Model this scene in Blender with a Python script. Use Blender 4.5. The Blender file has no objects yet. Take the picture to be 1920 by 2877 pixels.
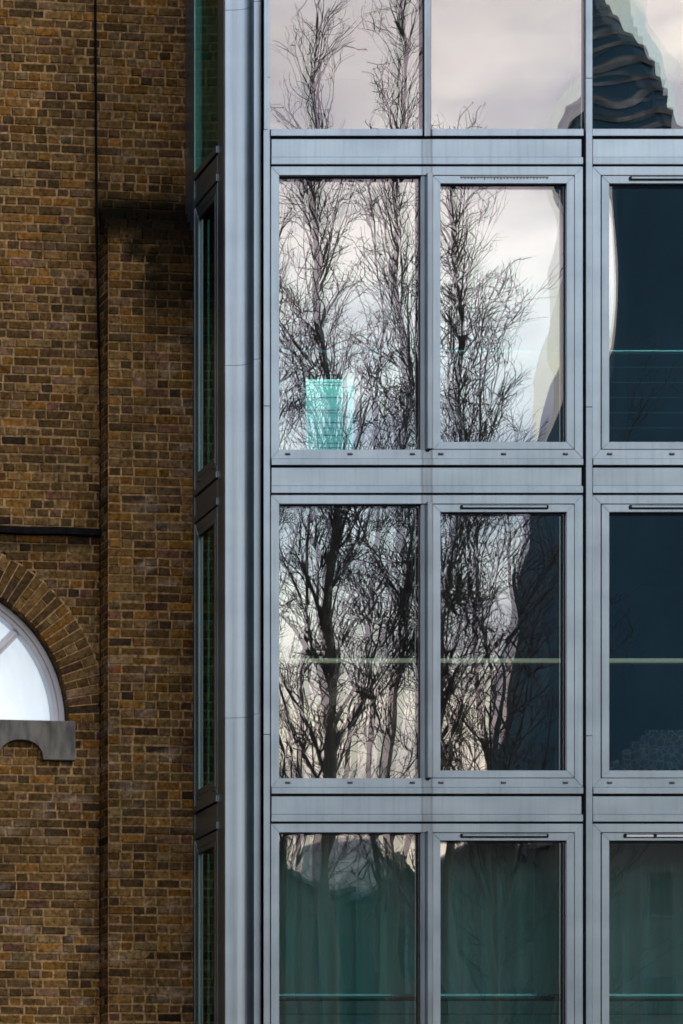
import bpy, bmesh, math, random
from mathutils import Vector, Matrix, noise
random.seed(7)
R = math.radians
scene = bpy.context.scene
COL = scene.collection

# ------------------------------------------------------------------ camera
FPX, XP, YH, CX, DC, EYE = 6792.9, -2050.0, 3650.0, -9.75, 22.0, 1.6
cd = bpy.data.cameras.new('camera'); cam = bpy.data.objects.new('camera', cd); COL.objects.link(cam)
cam.location = (CX, -DC, EYE); cam.rotation_euler = (R(90), 0, 0)
cd.lens = 85.0; cd.sensor_width = 36; cd.sensor_height = 36; cd.sensor_fit = 'AUTO'
cd.shift_x = (960 - XP) / 2877; cd.shift_y = (YH - 1438.5) / 2877
cd.clip_end = 3000; cd.clip_start = 0.1
cd.dof.use_dof = True; cd.dof.focus_distance = 42.0; cd.dof.aperture_fstop = 5.0
scene.camera = cam

# ------------------------------------------------------------------ light
SUN_EL, SUN_AZ = R(40), R(128)      # azimuth measured from +Y clockwise: front-right of the facade
w = bpy.data.worlds.new('World'); scene.world = w; w.use_nodes = True
nt = w.node_tree; nt.nodes.clear()
def N(nt, typ, **kw):
    n = nt.nodes.new(typ)
    for k, v in kw.items(): setattr(n, k, v)
    return n
L = nt.links.new
out = N(nt, 'ShaderNodeOutputWorld'); bg = N(nt, 'ShaderNodeBackground'); bg.inputs['Strength'].default_value = 0.1
sky = N(nt, 'ShaderNodeTexSky'); sky.sky_type = 'NISHITA'; sky.sun_disc = False
sky.sun_elevation = SUN_EL; sky.sun_rotation = SUN_AZ; sky.air_density = 1.6; sky.dust_density = 2.0
tc = N(nt, 'ShaderNodeTexCoord'); sp = N(nt, 'ShaderNodeSeparateXYZ'); L(tc.outputs['Generated'], sp.inputs[0])
ramp = N(nt, 'ShaderNodeValToRGB'); cr = ramp.color_ramp
for p_, c_ in [(0.0, (.36, .3, .27)), (.10, (.95, .76, .62)), (.19, (1.25, 1.02, .80)), (.235, (1.12, 1.03, .92)), (.275, (.98, 1.08, 1.10)), (.33, (1.0, 1.05, 1.10)), (.375, (1.10, .98, .95)), (.43, (1.0, .87, .82)), (.60, (.72, .80, .92)), (1.0, (.60, .76, .98))]:
    e = cr.elements.new(p_) if p_ not in (0.0, 1.0) else (cr.elements[0] if p_ == 0.0 else cr.elements[-1])
    e.color = (*c_, 1)
L(sp.outputs['Z'], ramp.inputs[0])
mp = N(nt, 'ShaderNodeMapping'); mp.inputs['Scale'].default_value = (1.0, 1.0, 2.2); L(tc.outputs['Generated'], mp.inputs[0])
mp.inputs['Location'].default_value = (.32, .1, .45)
n1 = N(nt, 'ShaderNodeTexNoise'); n1.inputs['Scale'].default_value = 9.0; n1.inputs['Detail'].default_value = 6; n1.inputs['Roughness'].default_value = .5
L(mp.outputs[0], n1.inputs['Vector'])
r2 = N(nt, 'ShaderNodeValToRGB'); r2.color_ramp.elements[0].position = .40; r2.color_ramp.elements[0].color = (.52, .52, .61, 1)
r2.color_ramp.elements[1].position = .55; r2.color_ramp.elements[1].color = (1.12, 1.06, 1.04, 1)
L(n1.outputs['Fac'], r2.inputs[0])
mul = N(nt, 'ShaderNodeMix', data_type='RGBA', blend_type='MULTIPLY'); mul.inputs[0].default_value = 1
L(ramp.outputs[0], mul.inputs[6]); L(r2.outputs[0], mul.inputs[7])
cd_ = N(nt, 'ShaderNodeVectorMath', operation='DOT_PRODUCT'); cd_.inputs[1].default_value = Vector((.42, -1, .545)).normalized(); L(tc.outputs['Generated'], cd_.inputs[0])
ad = N(nt, 'ShaderNodeMath', operation='MULTIPLY_ADD'); ad.inputs[1].default_value = .012; L(n1.outputs['Fac'], ad.inputs[0]); L(cd_.outputs['Value'], ad.inputs[2])
cm_ = N(nt, 'ShaderNodeMapRange'); cm_.interpolation_type = 'SMOOTHSTEP'; cm_.inputs['From Min'].default_value = 1.0015; cm_.inputs['From Max'].default_value = 1.007; L(ad.outputs[0], cm_.inputs['Value'])
cl_ = N(nt, 'ShaderNodeMix', data_type='RGBA', blend_type='MULTIPLY'); cl_.inputs[7].default_value = (.62, .62, .68, 1); L(cm_.outputs[0], cl_.inputs[0]); L(mul.outputs[2], cl_.inputs[6])
gain = N(nt, 'ShaderNodeVectorMath', operation='SCALE'); gain.inputs['Scale'].default_value = 25.5; L(cl_.outputs[2], gain.inputs[0])
mx = N(nt, 'ShaderNodeMix', data_type='RGBA'); mx.inputs[0].default_value = .86
L(sky.outputs[0], mx.inputs[6]); L(gain.outputs[0], mx.inputs[7])
L(mx.outputs[2], bg.inputs['Color']); L(bg.outputs[0], out.inputs[0])
sd = bpy.data.lights.new('sun', 'SUN'); sd.energy = 0.8; sd.angle = R(22); sd.color = (1, .94, .86)
so = bpy.data.objects.new('sun', sd); COL.objects.link(so); so.location = (20, -40, 40)
dirv = Vector((math.sin(SUN_AZ) * math.cos(SUN_EL), math.cos(SUN_AZ) * math.cos(SUN_EL), math.sin(SUN_EL)))
so.rotation_euler = dirv.to_track_quat('Z', 'Y').to_euler()
scene.view_settings.view_transform = 'Standard'; scene.view_settings.look = 'None'
scene.view_settings.exposure = -0.35; scene.view_settings.gamma = 1
scene.render.engine = 'CYCLES'
scene.cycles.max_bounces = 10; scene.cycles.transparent_max_bounces = 16; scene.cycles.glossy_bounces = 5
scene.cycles.diffuse_bounces = 3; scene.cycles.use_denoising = True
scene.cycles.caustics_reflective = False; scene.cycles.caustics_refractive = False

# ------------------------------------------------------------------ pixel -> world helpers
def X(px, d=0.0): return CX + (px - XP) / FPX * (DC + d)
def Z(py, d=0.0): return EYE + (YH - py) / FPX * (DC + d)

# ------------------------------------------------------------------ materials
def mat(name, color=(.5, .5, .5), rough=.5, metal=0.0, spec=.5):
    m = bpy.data.materials.new(name); m.use_nodes = True
    b = m.node_tree.nodes['Principled BSDF']
    b.inputs['Base Color'].default_value = (*color, 1); b.inputs['Roughness'].default_value = rough
    b.inputs['Metallic'].default_value = metal; b.inputs['Specular IOR Level'].default_value = spec
    return m
def noisy(name, c1, c2, scale=4, rough=.5, metal=0.0, stretch=(1, 1, 1), detail=6, lo=.35, hi=.65, bump=0, bscale=60, spec=.5):
    m = mat(name, c1, rough, metal, spec); t = m.node_tree; b = t.nodes['Principled BSDF']; LL = t.links.new
    tc = N(t, 'ShaderNodeTexCoord'); mp = N(t, 'ShaderNodeMapping'); mp.inputs['Scale'].default_value = stretch
    no = N(t, 'ShaderNodeTexNoise'); no.inputs['Scale'].default_value = scale; no.inputs['Detail'].default_value = detail
    r = N(t, 'ShaderNodeValToRGB'); r.color_ramp.elements[0].position = lo; r.color_ramp.elements[1].position = hi
    r.color_ramp.elements[0].color = (*c1, 1); r.color_ramp.elements[1].color = (*c2, 1)
    LL(tc.outputs['Object'], mp.inputs[0]); LL(mp.outputs[0], no.inputs['Vector']); LL(no.outputs['Fac'], r.inputs[0]); LL(r.outputs[0], b.inputs['Base Color'])
    if bump:
        n2 = N(t, 'ShaderNodeTexNoise'); n2.inputs['Scale'].default_value = bscale; n2.inputs['Detail'].default_value = 5
        bp = N(t, 'ShaderNodeBump'); bp.inputs['Strength'].default_value = bump; bp.inputs['Distance'].default_value = .01
        LL(tc.outputs['Object'], n2.inputs['Vector']); LL(n2.outputs['Fac'], bp.inputs['Height']); LL(bp.outputs[0], b.inputs['Normal'])
    return m

def metal_material():
    m = mat('grey_metal', (.3, .36, .42), .42, .95); t = m.node_tree; b = t.nodes['Principled BSDF']; LL = t.links.new
    tc = N(t, 'ShaderNodeTexCoord')
    def nz(scale, stretch, detail=5):
        mp = N(t, 'ShaderNodeMapping'); mp.inputs['Scale'].default_value = stretch
        no = N(t, 'ShaderNodeTexNoise'); no.inputs['Scale'].default_value = scale; no.inputs['Detail'].default_value = detail
        LL(tc.outputs['Object'], mp.inputs[0]); LL(mp.outputs[0], no.inputs['Vector']); return no.outputs['Fac']
    a = nz(2.2, (1, 1, 1.6)); r = N(t, 'ShaderNodeValToRGB')
    r.color_ramp.elements[0].position = .3; r.color_ramp.elements[0].color = (.275, .365, .435, 1)
    r.color_ramp.elements[1].position = .7; r.color_ramp.elements[1].color = (.33, .43, .50, 1)
    LL(a, r.inputs[0])
    s = nz(9, (3.0, 3.0, .12)); r2 = N(t, 'ShaderNodeValToRGB')
    r2.color_ramp.elements[0].position = .28; r2.color_ramp.elements[0].color = (.78, .78, .78, 1)
    r2.color_ramp.elements[1].position = .52; r2.color_ramp.elements[1].color = (1, 1, 1, 1)
    LL(s, r2.inputs[0])
    mu = N(t, 'ShaderNodeMix', data_type='RGBA', blend_type='MULTIPLY'); mu.inputs[0].default_value = .5
    LL(r.outputs[0], mu.inputs[6]); LL(r2.outputs[0], mu.inputs[7])
    # dirty run-off stains that hang under the ends of the window fins
    sep = N(t, 'ShaderNodeSeparateXYZ'); LL(tc.outputs['Object'], sep.inputs[0])
    last = mu.outputs[2]
    for cx_, wd, amt in ((X(1186), .018, .6), (X(1212), .02, .65), (X(1200), .06, .42), (X(2089), .016, .4), (X(1652), .045, .12), (X(700), .12, .05)):
        su = N(t, 'ShaderNodeMath', operation='SUBTRACT'); su.inputs[1].default_value = cx_; LL(sep.outputs['X'], su.inputs[0])
        ab = N(t, 'ShaderNodeMath', operation='ABSOLUTE'); LL(su.outputs[0], ab.inputs[0])
        mr = N(t, 'ShaderNodeMapRange'); mr.interpolation_type = 'SMOOTHSTEP'; mr.inputs['From Min'].default_value = 0; mr.inputs['From Max'].default_value = wd
        mr.inputs['To Min'].default_value = amt; mr.inputs['To Max'].default_value = 0; LL(ab.outputs[0], mr.inputs['Value'])
        n3 = nz(3.5, (2, 2, .6), 3); mm = N(t, 'ShaderNodeMath', operation='MULTIPLY'); LL(mr.outputs[0], mm.inputs[0])
        m3 = N(t, 'ShaderNodeMath', operation='MULTIPLY'); m3.inputs[1].default_value = 1.6; LL(n3, m3.inputs[0]); LL(m3.outputs[0], mm.inputs[1])
        mm.use_clamp = True
        mz = N(t, 'ShaderNodeMix', data_type='RGBA'); LL(mm.outputs[0], mz.inputs[0]); LL(last, mz.inputs[6]); mz.inputs[7].default_value = (.10, .10, .10, 1)
        last = mz.outputs[2]
    oi = N(t, 'ShaderNodeObjectInfo'); orr = N(t, 'ShaderNodeMapRange'); orr.inputs['To Min'].default_value = .93; orr.inputs['To Max'].default_value = 1.06; LL(oi.outputs['Random'], orr.inputs['Value'])
    om = N(t, 'ShaderNodeVectorMath', operation='SCALE'); LL(last, om.inputs[0]); LL(orr.outputs[0], om.inputs['Scale']); LL(om.outputs[0], b.inputs['Base Color'])
    rr = N(t, 'ShaderNodeMapRange'); rr.inputs['To Min'].default_value = .31; rr.inputs['To Max'].default_value = .42; LL(a, rr.inputs['Value']); LL(rr.outputs[0], b.inputs['Roughness'])
    n4 = nz(1.3, (1, 1, .5), 2); bp = N(t, 'ShaderNodeBump'); bp.inputs['Strength'].default_value = .25; bp.inputs['Distance'].default_value = .02
    LL(n4, bp.inputs['Height']); LL(bp.outputs[0], b.inputs['Normal'])
    return m
METAL = metal_material()
BLACK = mat('black_gasket', (.006, .006, .008), .75, spec=.2)
DARKCAP = noisy('dark_cap', (.05, .055, .065), (.09, .09, .10), 20, .5)
PALECAP = mat('pale_vent', (.62, .66, .70), .4)
RAIL = mat('steel_rail', (.75, .80, .80), .22, 1.0)
GLOW_RAIL = mat('cream_rail_glow', (.8, .75, .6), .6)
GLOW_RAIL.node_tree.nodes['Principled BSDF'].inputs['Emission Color'].default_value = (1, .56, .36, 1); GLOW_RAIL.node_tree.nodes['Principled BSDF'].inputs['Emission Strength'].default_value = .6  # emission added to the cream handrail to brighten it
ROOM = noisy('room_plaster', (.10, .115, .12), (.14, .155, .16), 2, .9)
ROOMFLOOR = mat('room_floor', (.09, .075, .055), .6)
def glass_mat(name, refl, tint, fac):
    m = bpy.data.materials.new(name); m.use_nodes = True; t = m.node_tree; t.nodes.clear()
    o = N(t, 'ShaderNodeOutputMaterial'); g = N(t, 'ShaderNodeBsdfGlossy'); g.inputs['Roughness'].default_value = 0; g.inputs['Color'].default_value = (*refl, 1)
    tr = N(t, 'ShaderNodeBsdfTransparent'); tr.inputs['Color'].default_value = (*tint, 1)
    mxs = N(t, 'ShaderNodeMixShader'); mxs.inputs[0].default_value = fac
    t.links.new(tr.outputs[0], mxs.inputs[1]); t.links.new(g.outputs[0], mxs.inputs[2]); t.links.new(mxs.outputs[0], o.inputs[0])
    return m
GL_OUT = glass_mat('outer_glass', (.93, .90, 1.0), (.93, .98, .97), .16)
GL_IN = glass_mat('inner_glass', (.95, .985, .94), (.50, .90, .91), .49)
GL_SIDE = glass_mat('side_glass', (.60, .80, .72), (.30, .60, .50), .30)
TEAL = glass_mat('rear_glass', (.8, 1, .95), (.75, 1, .93), .15)

# ------------------------------------------------------------------ mesh builder
class MB:
    def __init__(s): s.v = []; s.f = []; s.c = []
    def add(s, vs, fs, cols=None):
        o = len(s.v); s.v += [tuple(v) for v in vs]; s.f += [tuple(i + o for i in f) for f in fs]
        s.c += cols if cols else [(1, 1, 1, 1)] * len(vs)
    def box(s, a, b, T=None):
        x0, y0, z0 = a; x1, y1, z1 = b
        vs = [(x0,y0,z0),(x1,y0,z0),(x1,y1,z0),(x0,y1,z0),(x0,y0,z1),(x1,y0,z1),(x1,y1,z1),(x0,y1,z1)]
        if T: vs = [T(*v) for v in vs]
        s.add(vs, [(0,3,2,1),(4,5,6,7),(0,1,5,4),(1,2,6,5),(2,3,7,6),(3,0,4,7)])
    def prism(s, poly, w0, w1, T, c=.002):
        """polygon in (u,z), from depth w0 to front w1 with chamfer c on the front; T maps (u,w,z)"""
        n = len(poly); A = sum(poly[i][0]*poly[(i+1)%n][1]-poly[(i+1)%n][0]*poly[i][1] for i in range(n))
        if A < 0: poly = poly[::-1]
        ins = []
        for i in range(n):
            p, q, r = Vector(poly[i-1]), Vector(poly[i]), Vector(poly[(i+1) % n])
            e1 = (q-p).normalized(); e2 = (r-q).normalized()
            n1 = Vector((-e1.y, e1.x)); n2 = Vector((-e2.y, e2.x)); b = n1+n2
            ins.append(q + b * (c / max(.2, b.dot(n1))))
        vs = [T(u, w0, z) for u, z in poly] + [T(u, w1-c, z) for u, z in poly] + [T(u, w1, z) for u, z in ins]
        fs = [tuple(range(n-1, -1, -1)), tuple(range(2*n, 3*n))]
        for k in range(2):
            for i in range(n):
                j = (i+1) % n; fs.append((k*n+i, k*n+j, (k+1)*n+j, (k+1)*n+i))
        s.add(vs, fs)
    def rect(s, u0, u1, z0, z1, w0, w1, T, c=.002):
        if z0 > z1: z0, z1 = z1, z0
        s.prism([(u0, z0), (u1, z0), (u1, z1), (u0, z1)], w0, w1, T, c)
    def ring(s, u0, u1, z0, z1, bl, br, bb, bt, w0, w1, T, c=.002, g=.0006):
        """mitred frame"""
        if z0 > z1: z0, z1 = z1, z0
        i0, i1, k0, k1 = u0+bl, u1-br, z0+bb, z1-bt
        s.prism([(u0, z0), (i0-g, k0-g), (i0-g, k1+g), (u0, z1)], w0, w1, T, c)
        s.prism([(u1, z0), (u1, z1), (i1+g, k1+g), (i1+g, k0-g)], w0, w1, T, c)
        s.prism([(u0+g, z0), (u1-g, z0), (i1, k0), (i0, k0)], w0, w1-.0004, T, c)
        s.prism([(u0+g, z1), (i0, k1), (i1, k1), (u1-g, z1)], w0, w1-.0004, T, c)
    def tube(s, pts, rads, sides=6, cap=True):
        o = len(s.v); n = len(pts); vs = []; fs = []
        up = Vector((0, 0, 1))
        for i, p in enumerate(pts):
            d = (pts[min(i+1, n-1)] - pts[max(i-1, 0)]); d = d.normalized() if d.length > 1e-9 else up
            a = d.cross(Vector((1, 0, .01)) if abs(d.x) < .9 else Vector((0, 1, .01))).normalized(); b = d.cross(a)
            for k in range(sides):
                t = 2*math.pi*k/sides; vs.append(p + (a*math.cos(t) + b*math.sin(t)) * rads[i])
        for i in range(n-1):
            for k in range(sides):
                k2 = (k+1) % sides; fs.append((i*sides+k, i*sides+k2, (i+1)*sides+k2, (i+1)*sides+k))
        if cap: fs += [tuple(range(sides-1, -1, -1)), tuple((n-1)*sides+k for k in range(sides))]
        s.add(vs, fs)
    def build(s, name, m, parent=None, smooth=False, recalc=True, colattr=False):
        me = bpy.data.meshes.new(name); me.from_pydata(s.v, [], s.f); me.update()
        if recalc:
            bm = bmesh.new(); bm.from_mesh(me); bmesh.ops.recalc_face_normals(bm, faces=bm.faces); bm.to_mesh(me); bm.free()
        if smooth: me.polygons.foreach_set('use_smooth', [True]*len(me.polygons))
        if colattr:
            at = me.color_attributes.new('tone', 'FLOAT_COLOR', 'POINT'); at.data.foreach_set('color', [x for c in s.c for x in c])
        me.materials.append(m)
        ob = bpy.data.objects.new(name, me); COL.objects.link(ob)
        if parent: ob.parent = parent
        return ob
def tag(o, label, cat, group=None):
    o['label'] = label; o['category'] = cat
    if group: o['group'] = group
    return o
def thing(name, label, cat, loc=(0, 0, 0), group=None):
    o = bpy.data.objects.new(name, None); COL.objects.link(o); o.location = loc; o.empty_display_size = .2
    return tag(o, label, cat, group)
def place(o, p):     # keep geometry where it is while the root empty stands at its base
    o.matrix_parent_inverse = Matrix.Translation(p.location).inverted(); return o

# ------------------------------------------------------------------ ground
g = MB(); g.add([(-500, -900, 0), (900, -900, 0), (900, 400, 0), (-500, 400, 0)], [(0, 1, 2, 3)])
o = g.build('ground', noisy('ground_paving', (.05, .048, .045), (.08, .075, .07), .8, .85)); o['kind'] = 'structure'
g = MB(); g.box((-60, -16.2, .004), (80, -9, .008))
o = g.build('road', noisy('asphalt', (.04, .04, .042), (.06, .06, .06), 3, .8, bump=.3)); o['kind'] = 'structure'
g = MB(); g.box((-60, -9, .002), (80, -8.85, .125)); g.box((-60, -16.35, .002), (80, -16.2, .125))
o = g.build('kerb', noisy('kerb_granite', (.22, .21, .2), (.32, .31, .3), 8, .8)); o['kind'] = 'structure'

# ------------------------------------------------------------------ apartment building
B = thing('apartment_building', 'modern grey metal and glass building with a projecting bay beside the old brick wall', 'building', (X(740), 0, 0))
def part(mb, name, m, parent=B, **k):
    o = mb.build(name, m, parent, **k)
    o.matrix_parent_inverse = Matrix.Translation(B.location).inverted()
    return o
def sub(mb, name, m, parent, **k):
    return mb.build(name, m, parent, **k)
TF = lambda u, w, z: (u, -w, z)                      # front face
XS, YS = X(632, .145), .145
TS = lambda u, w, z: (XS - w, YS + u, z)             # left return of the bay
GS = [-1458, -535, 388, 1311, 2234, 3157, 4080]
P = 1 / 308.77
def zf(py): return Z(py)

def pane_grid(u0, u1, z0, z1, w, T, tu, tz, amp, seed, roll=.0, bulge=None):
    """one glass sheet: slightly tilted and wavy, as float glass is"""
    mb = MB(); nu, nz = 22, 44; vs = []
    rnd = random.Random(seed); ph = [rnd.uniform(0, 6.28) for _ in range(6)]
    cu, cz = (u0+u1)/2, (z0+z1)/2
    for j in range(nz+1):
        for i in range(nu+1):
            u = u0 + (u1-u0)*i/nu; z = z0 + (z1-z0)*j/nz
            su, sz = (u-cu)/(u1-u0)*2, (z-cz)/(z1-z0)*2
            d = tu*(u-cu) + tz*(z-cz)
            d += -amp*1.1*(1-su*su)*(1-sz*sz*sz*sz)*.6
            d += amp*.13*math.sin(u*7.3+ph[0]+1.3*math.sin(z*2.1+ph[1])) * math.sin(z*4.2+ph[2])
            d += amp*.018*math.sin(z*19+ph[3]+.8*math.sin(u*5+ph[4])) + roll*math.sin(z*31+ph[5]+u*2)
            if bulge: d -= bulge[4]*math.exp(-((u-bulge[0])/bulge[2])**2-((z-bulge[1])/bulge[3])**2)
            vs.append(T(u, w+d, z))
    fs = [(j*(nu+1)+i, j*(nu+1)+i+1, (j+1)*(nu+1)+i+1, (j+1)*(nu+1)+i) for j in range(nz) for i in range(nu)]
    mb.add(vs, fs); return mb
def glaze(parent, u0, u1, z0, z1, w, T, seed, mo=GL_OUT, mi=GL_IN, amp=.0016, tilt=(0, 0), roll=0.0, bulge=None):
    rnd = random.Random(seed)
    if z0 > z1: z0, z1 = z1, z0
    a = pane_grid(u0, u1, z0, z1, w, T, tilt[0], tilt[1], amp, seed, roll, bulge)
    sub(a, 'outer_pane', mo, parent, smooth=True, recalc=False)
    t2 = (tilt[0] + rnd.choice((-1, 1))*rnd.uniform(.0009, .0016), tilt[1] + rnd.uniform(-.0007, .0007))
    b = pane_grid(u0, u1, z0, z1, w-.03, T, t2[0], t2[1], amp*.8, seed+50, roll, bulge)
    sub(b, 'inner_pane', mi, parent, smooth=True, recalc=False)
def gasket(parent, u0, u1, z0, z1, w0, w1, T, t=.006):
    m = MB(); m.ring(u0-.001, u1+.001, min(z0, z1)-.001, max(z0, z1)+.001, t, t, t, t, w0, w1, T, .0015); sub(m, 'gasket', BLACK, parent)

TILT = {(1,0):(0,.0),(1,1):(0,0),(2,0):(.0,.0),(2,1):(0,0),(3,0):(0,0),(3,1):(0,0)}
def tilt_for(r, k):
    rnd = random.Random(r*17+k*5+3); return (rnd.uniform(-.003, .003), rnd.uniform(-.003, .003))

for bay in range(2):
    off = bay*903
    U = lambda px: X(px+off)
    for gi in range(len(GS)-1):
        G, G2 = GS[gi], GS[gi+1]
        row = gi            # row 1 = top visible
        flush = gi <= 1
        # --- window of this storey
        fr = MB()
        if flush:
            fr.rect(U(741.5), U(752), zf(G+80), zf(G2-24), -.03, .006, TF)
            fr.rect(U(760), U(1186), zf(G2-24), zf(G2-4.5), -.03, .014, TF)
            fr.rect(U(1211), U(1638), zf(G2-24), zf(G2-4.5), -.03, .014, TF)
            fr.rect(U(1190), U(1207.5), zf(G+83), zf(G2-3), -.04, .02, TF)
            W = part(fr, 'window', METAL); W_s = W
            k = MB(); k.rect(U(1184), U(1213), zf(G+83), zf(G2-26), -.05, -.004, TF); sub(k, 'gasket', BLACK, W)
            a0, a1, b0, b1 = U(752 if bay == 0 else 760), U(1187), U(1209.5), U(1640)
            tz = {0: ((.0, .0), (.0012, .0)), 1: ((-.002, -.004), (0, 0))}[bay]
            glaze(W, a0, a1, zf(G+83), zf(G2-24), .003, TF, 100+gi*10+bay, tilt=tz[0], amp=.0016+.0006*bay, roll=.000012*(1-bay))
            glaze(W, b0, b1, zf(G+83), zf(G2-24), .003, TF, 104+gi*10+bay, tilt=tz[1], amp=.003, roll=.00002)
        else:
            fr.ring(U(760.7), U(1637), zf(G2-21.5), zf(G+80.5), 23.5*P, 23.5*P, 25.5*P, 24.5*P, -.05, .008, TF)
            W = part(fr, 'window', METAL)
            if bay == 0:
                layout = [(784, 1184, 'fixed'), (1216, 1614, 'sash')]; finx = (1196.5, 1212.5); rec = (1184, 1197)
            else:
                layout = [(787, 1184, 'sash'), (1216, 1614, 'sash')]; finx = (1196.5, 1212.5); rec = (1184, 1197)
            f2 = MB(); f2.rect(U(finx[0])-.0, U(finx[1]), zf(G+102), zf(G2-47), -.04, .034, TF, .003)
            sub(f2, 'fin', METAL, W)
            f3 = MB(); f3.rect(U(rec[0]), U(rec[1])-.001, zf(G+105), zf(G2-47), -.05, -.006, TF)
            f3.rect(U(finx[1])+.001, U(1216)-.003, zf(G+105), zf(G2-47), -.05, -.004, TF)
            sub(f3, 'mullion_reveal', METAL, W)
            f4 = MB(); u = U(1193); zz = zf(G2-47.5)
            f4.prism([(U(1194), zz), (U(1210), zz), (U(1203), zz-7*P), (U(1196), zz-6*P)], 0, .012, TF, .001); sub(f4, 'fin_end_shadow', BLACK, W)  # black piece stands in for the shadow at the fin's lower end
            for li, (p0, p1, kind) in enumerate(layout):
                tl = {(2,0,0):(0,0),(2,0,1):(.0,.0),(3,0,0):(0,0)}.get((gi,bay,li), tilt_for(gi, bay*2+li))
                tl = (tl[0]*.5, tl[1]*.5)
                if kind == 'fixed':
                    gasket(W, U(p0), U(p1), zf(G2-47), zf(G+105), -.09, -.028, TF, .005)
                    glaze(W, U(p0), U(p1), zf(G2-47), zf(G+105), -.034, TF, 200+gi*10+bay*4+li, tilt=tl, amp=.0012, roll=.00001)
                else:
                    s_ = MB(); s_.ring(U(p0), U(p1)-.003, zf(G2-48.5), zf(G+106.5), 21.5*P, 21.5*P, 20.5*P, 21.5*P, -.05, .006, TF)
                    SH = sub(s_, 'sash', METAL, W)
                    gasket(W, U(p0), U(p1), zf(G2-47.5), zf(G+105.5), -.05, -.02, TF, .012)
                    gasket(W, U(p0+21.5), U(p1-22.5), zf(G2-69), zf(G+128.5), -.09, -.022, TF, .005)
                    glaze(W, U(p0+21), U(p1-22), zf(G2-68.5), zf(G+128), -.028, TF, 200+gi*10+bay*4+li, tilt=tl, amp=.0014, roll=.000008,
                          bulge=(U(p0+21)-.03, zf(790), .105, 1.15, .0027) if (gi, bay, li) == (2, 1, 0) else None)
                    # trickle vent
                    v0, v1 = U(p0+76), U(p1-73)
                    if gi == 2 and bay == 0:
                        cb = MB(); cb.rect(v0, v1, zf(G+109), zf(G+112), .004, .0075, TF, .001)
                        n = 27; rr = random.Random(3)
                        for q in range(n):
                            uu = v0 + (v1-v0)*(q+.5)/n; hh = rr.uniform(1.5, 6) if q < 17 else rr.uniform(2, 4.5)
                            cb.rect(uu-.006, uu+.006, zf(G+110), zf(G+112+hh), .004, .0078, TF, .001)
                        sub(cb, 'trickle_vent', DARKCAP, W)
                    else:
                        if gi == 4 and bay == 1: v0 = U(p0+61)
                        h0, h1 = zf(G+120.5), zf(G+108.5); hm = (h0+h1)/2; e = .012
                        cb = MB(); cb.prism([(v0, hm), (v0+e*.6, h0), (v1-e*.6, h0), (v1, hm), (v1-e*.6, h1), (v0+e*.6, h1)], .003, .014, TF, .003)
                        V = sub(cb, 'trickle_vent', BLACK, W)
                        ci = MB()
                        if gi == 4 and bay == 1:
                            nseg = 3
                            for q in range(nseg):
                                a_ = v0+.025+(v1-v0-.03)*q/nseg; ci.rect(a_, a_+(v1-v0-.03)/nseg-.03, zf(G+118.5), zf(G+112), .012, .017, TF, .002)
                            sub(ci, 'vent_flap', PALECAP, W)
                        else:
                            ci.rect(v0+.022, v1-.022, zf(G+116), zf(G+110.5), .012, .016, TF, .002); sub(ci, 'vent_flap', METAL, W)
            caps = [808, 983, 1158, 1238, 1414, 1588] if bay == 0 else [809, 984, 1158, 1238, 1414, 1588]
            for cpx in caps:
                cm = MB(); uu = U(cpx); z_ = zf(G2-34.5)
                cm.rect(uu-.022, uu+.022, z_-.0095, z_+.0095, .006, .018, TF, .005); sub(cm, 'drain_cap', DARKCAP, W)
        # --- spandrel below (at G2)
        spn = MB()
        if not flush: spn.rect(U(761.5), U(1637), zf(G2-20.5), zf(G2-3), -.03, .016, TF)
        sp_ = MB(); sp_.rect(U(762.5), U(1634), zf(G2+3), zf(G2+54), -.03, .004, TF, .003)
        part(sp_, 'spandrel_panel', METAL)
        spn.rect(U(761.5), U(1637), zf(G2+55), zf(G2+75), -.03, .012, TF)
        part(spn, 'spandrel_strip', METAL)
        if flush:
            hb = MB()
    bk = MB()
    for G in GS: bk.rect(U(741), U(1644), zf(G-23), zf(G+84), -.25, -.028, TF, .001)
    for (a, b) in ((729, 764), (1186, 1216), (1616, 1646)): bk.rect(U(a), U(b), 0, zf(GS[0]), -.09, -.051, TF, .001)
    part(bk, 'gap_backing', BLACK)
# vertical cladding strips, with butt joints
def joints(u0, u1, cuts, w1, T, w0=-.04, c=.002, top=-1500, bot=4144):
    m = MB(); ys = [top] + cuts + [bot]
    for a, b in zip(ys[:-1], ys[1:]): m.rect(u0, u1, zf(b)+.0035, zf(a), w0, w1, T, c)
    return m
part(joints(X(741), X(759.5), [218, 1141, 2064, 2987], .0, TF), 'edge_strip', METAL)
for b_ in range(2):
    part(joints(X(1644+903*b_), X(1662+903*b_), [223, 1146, 2069, 2992], .018, TF), 'mullion', METAL)
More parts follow.
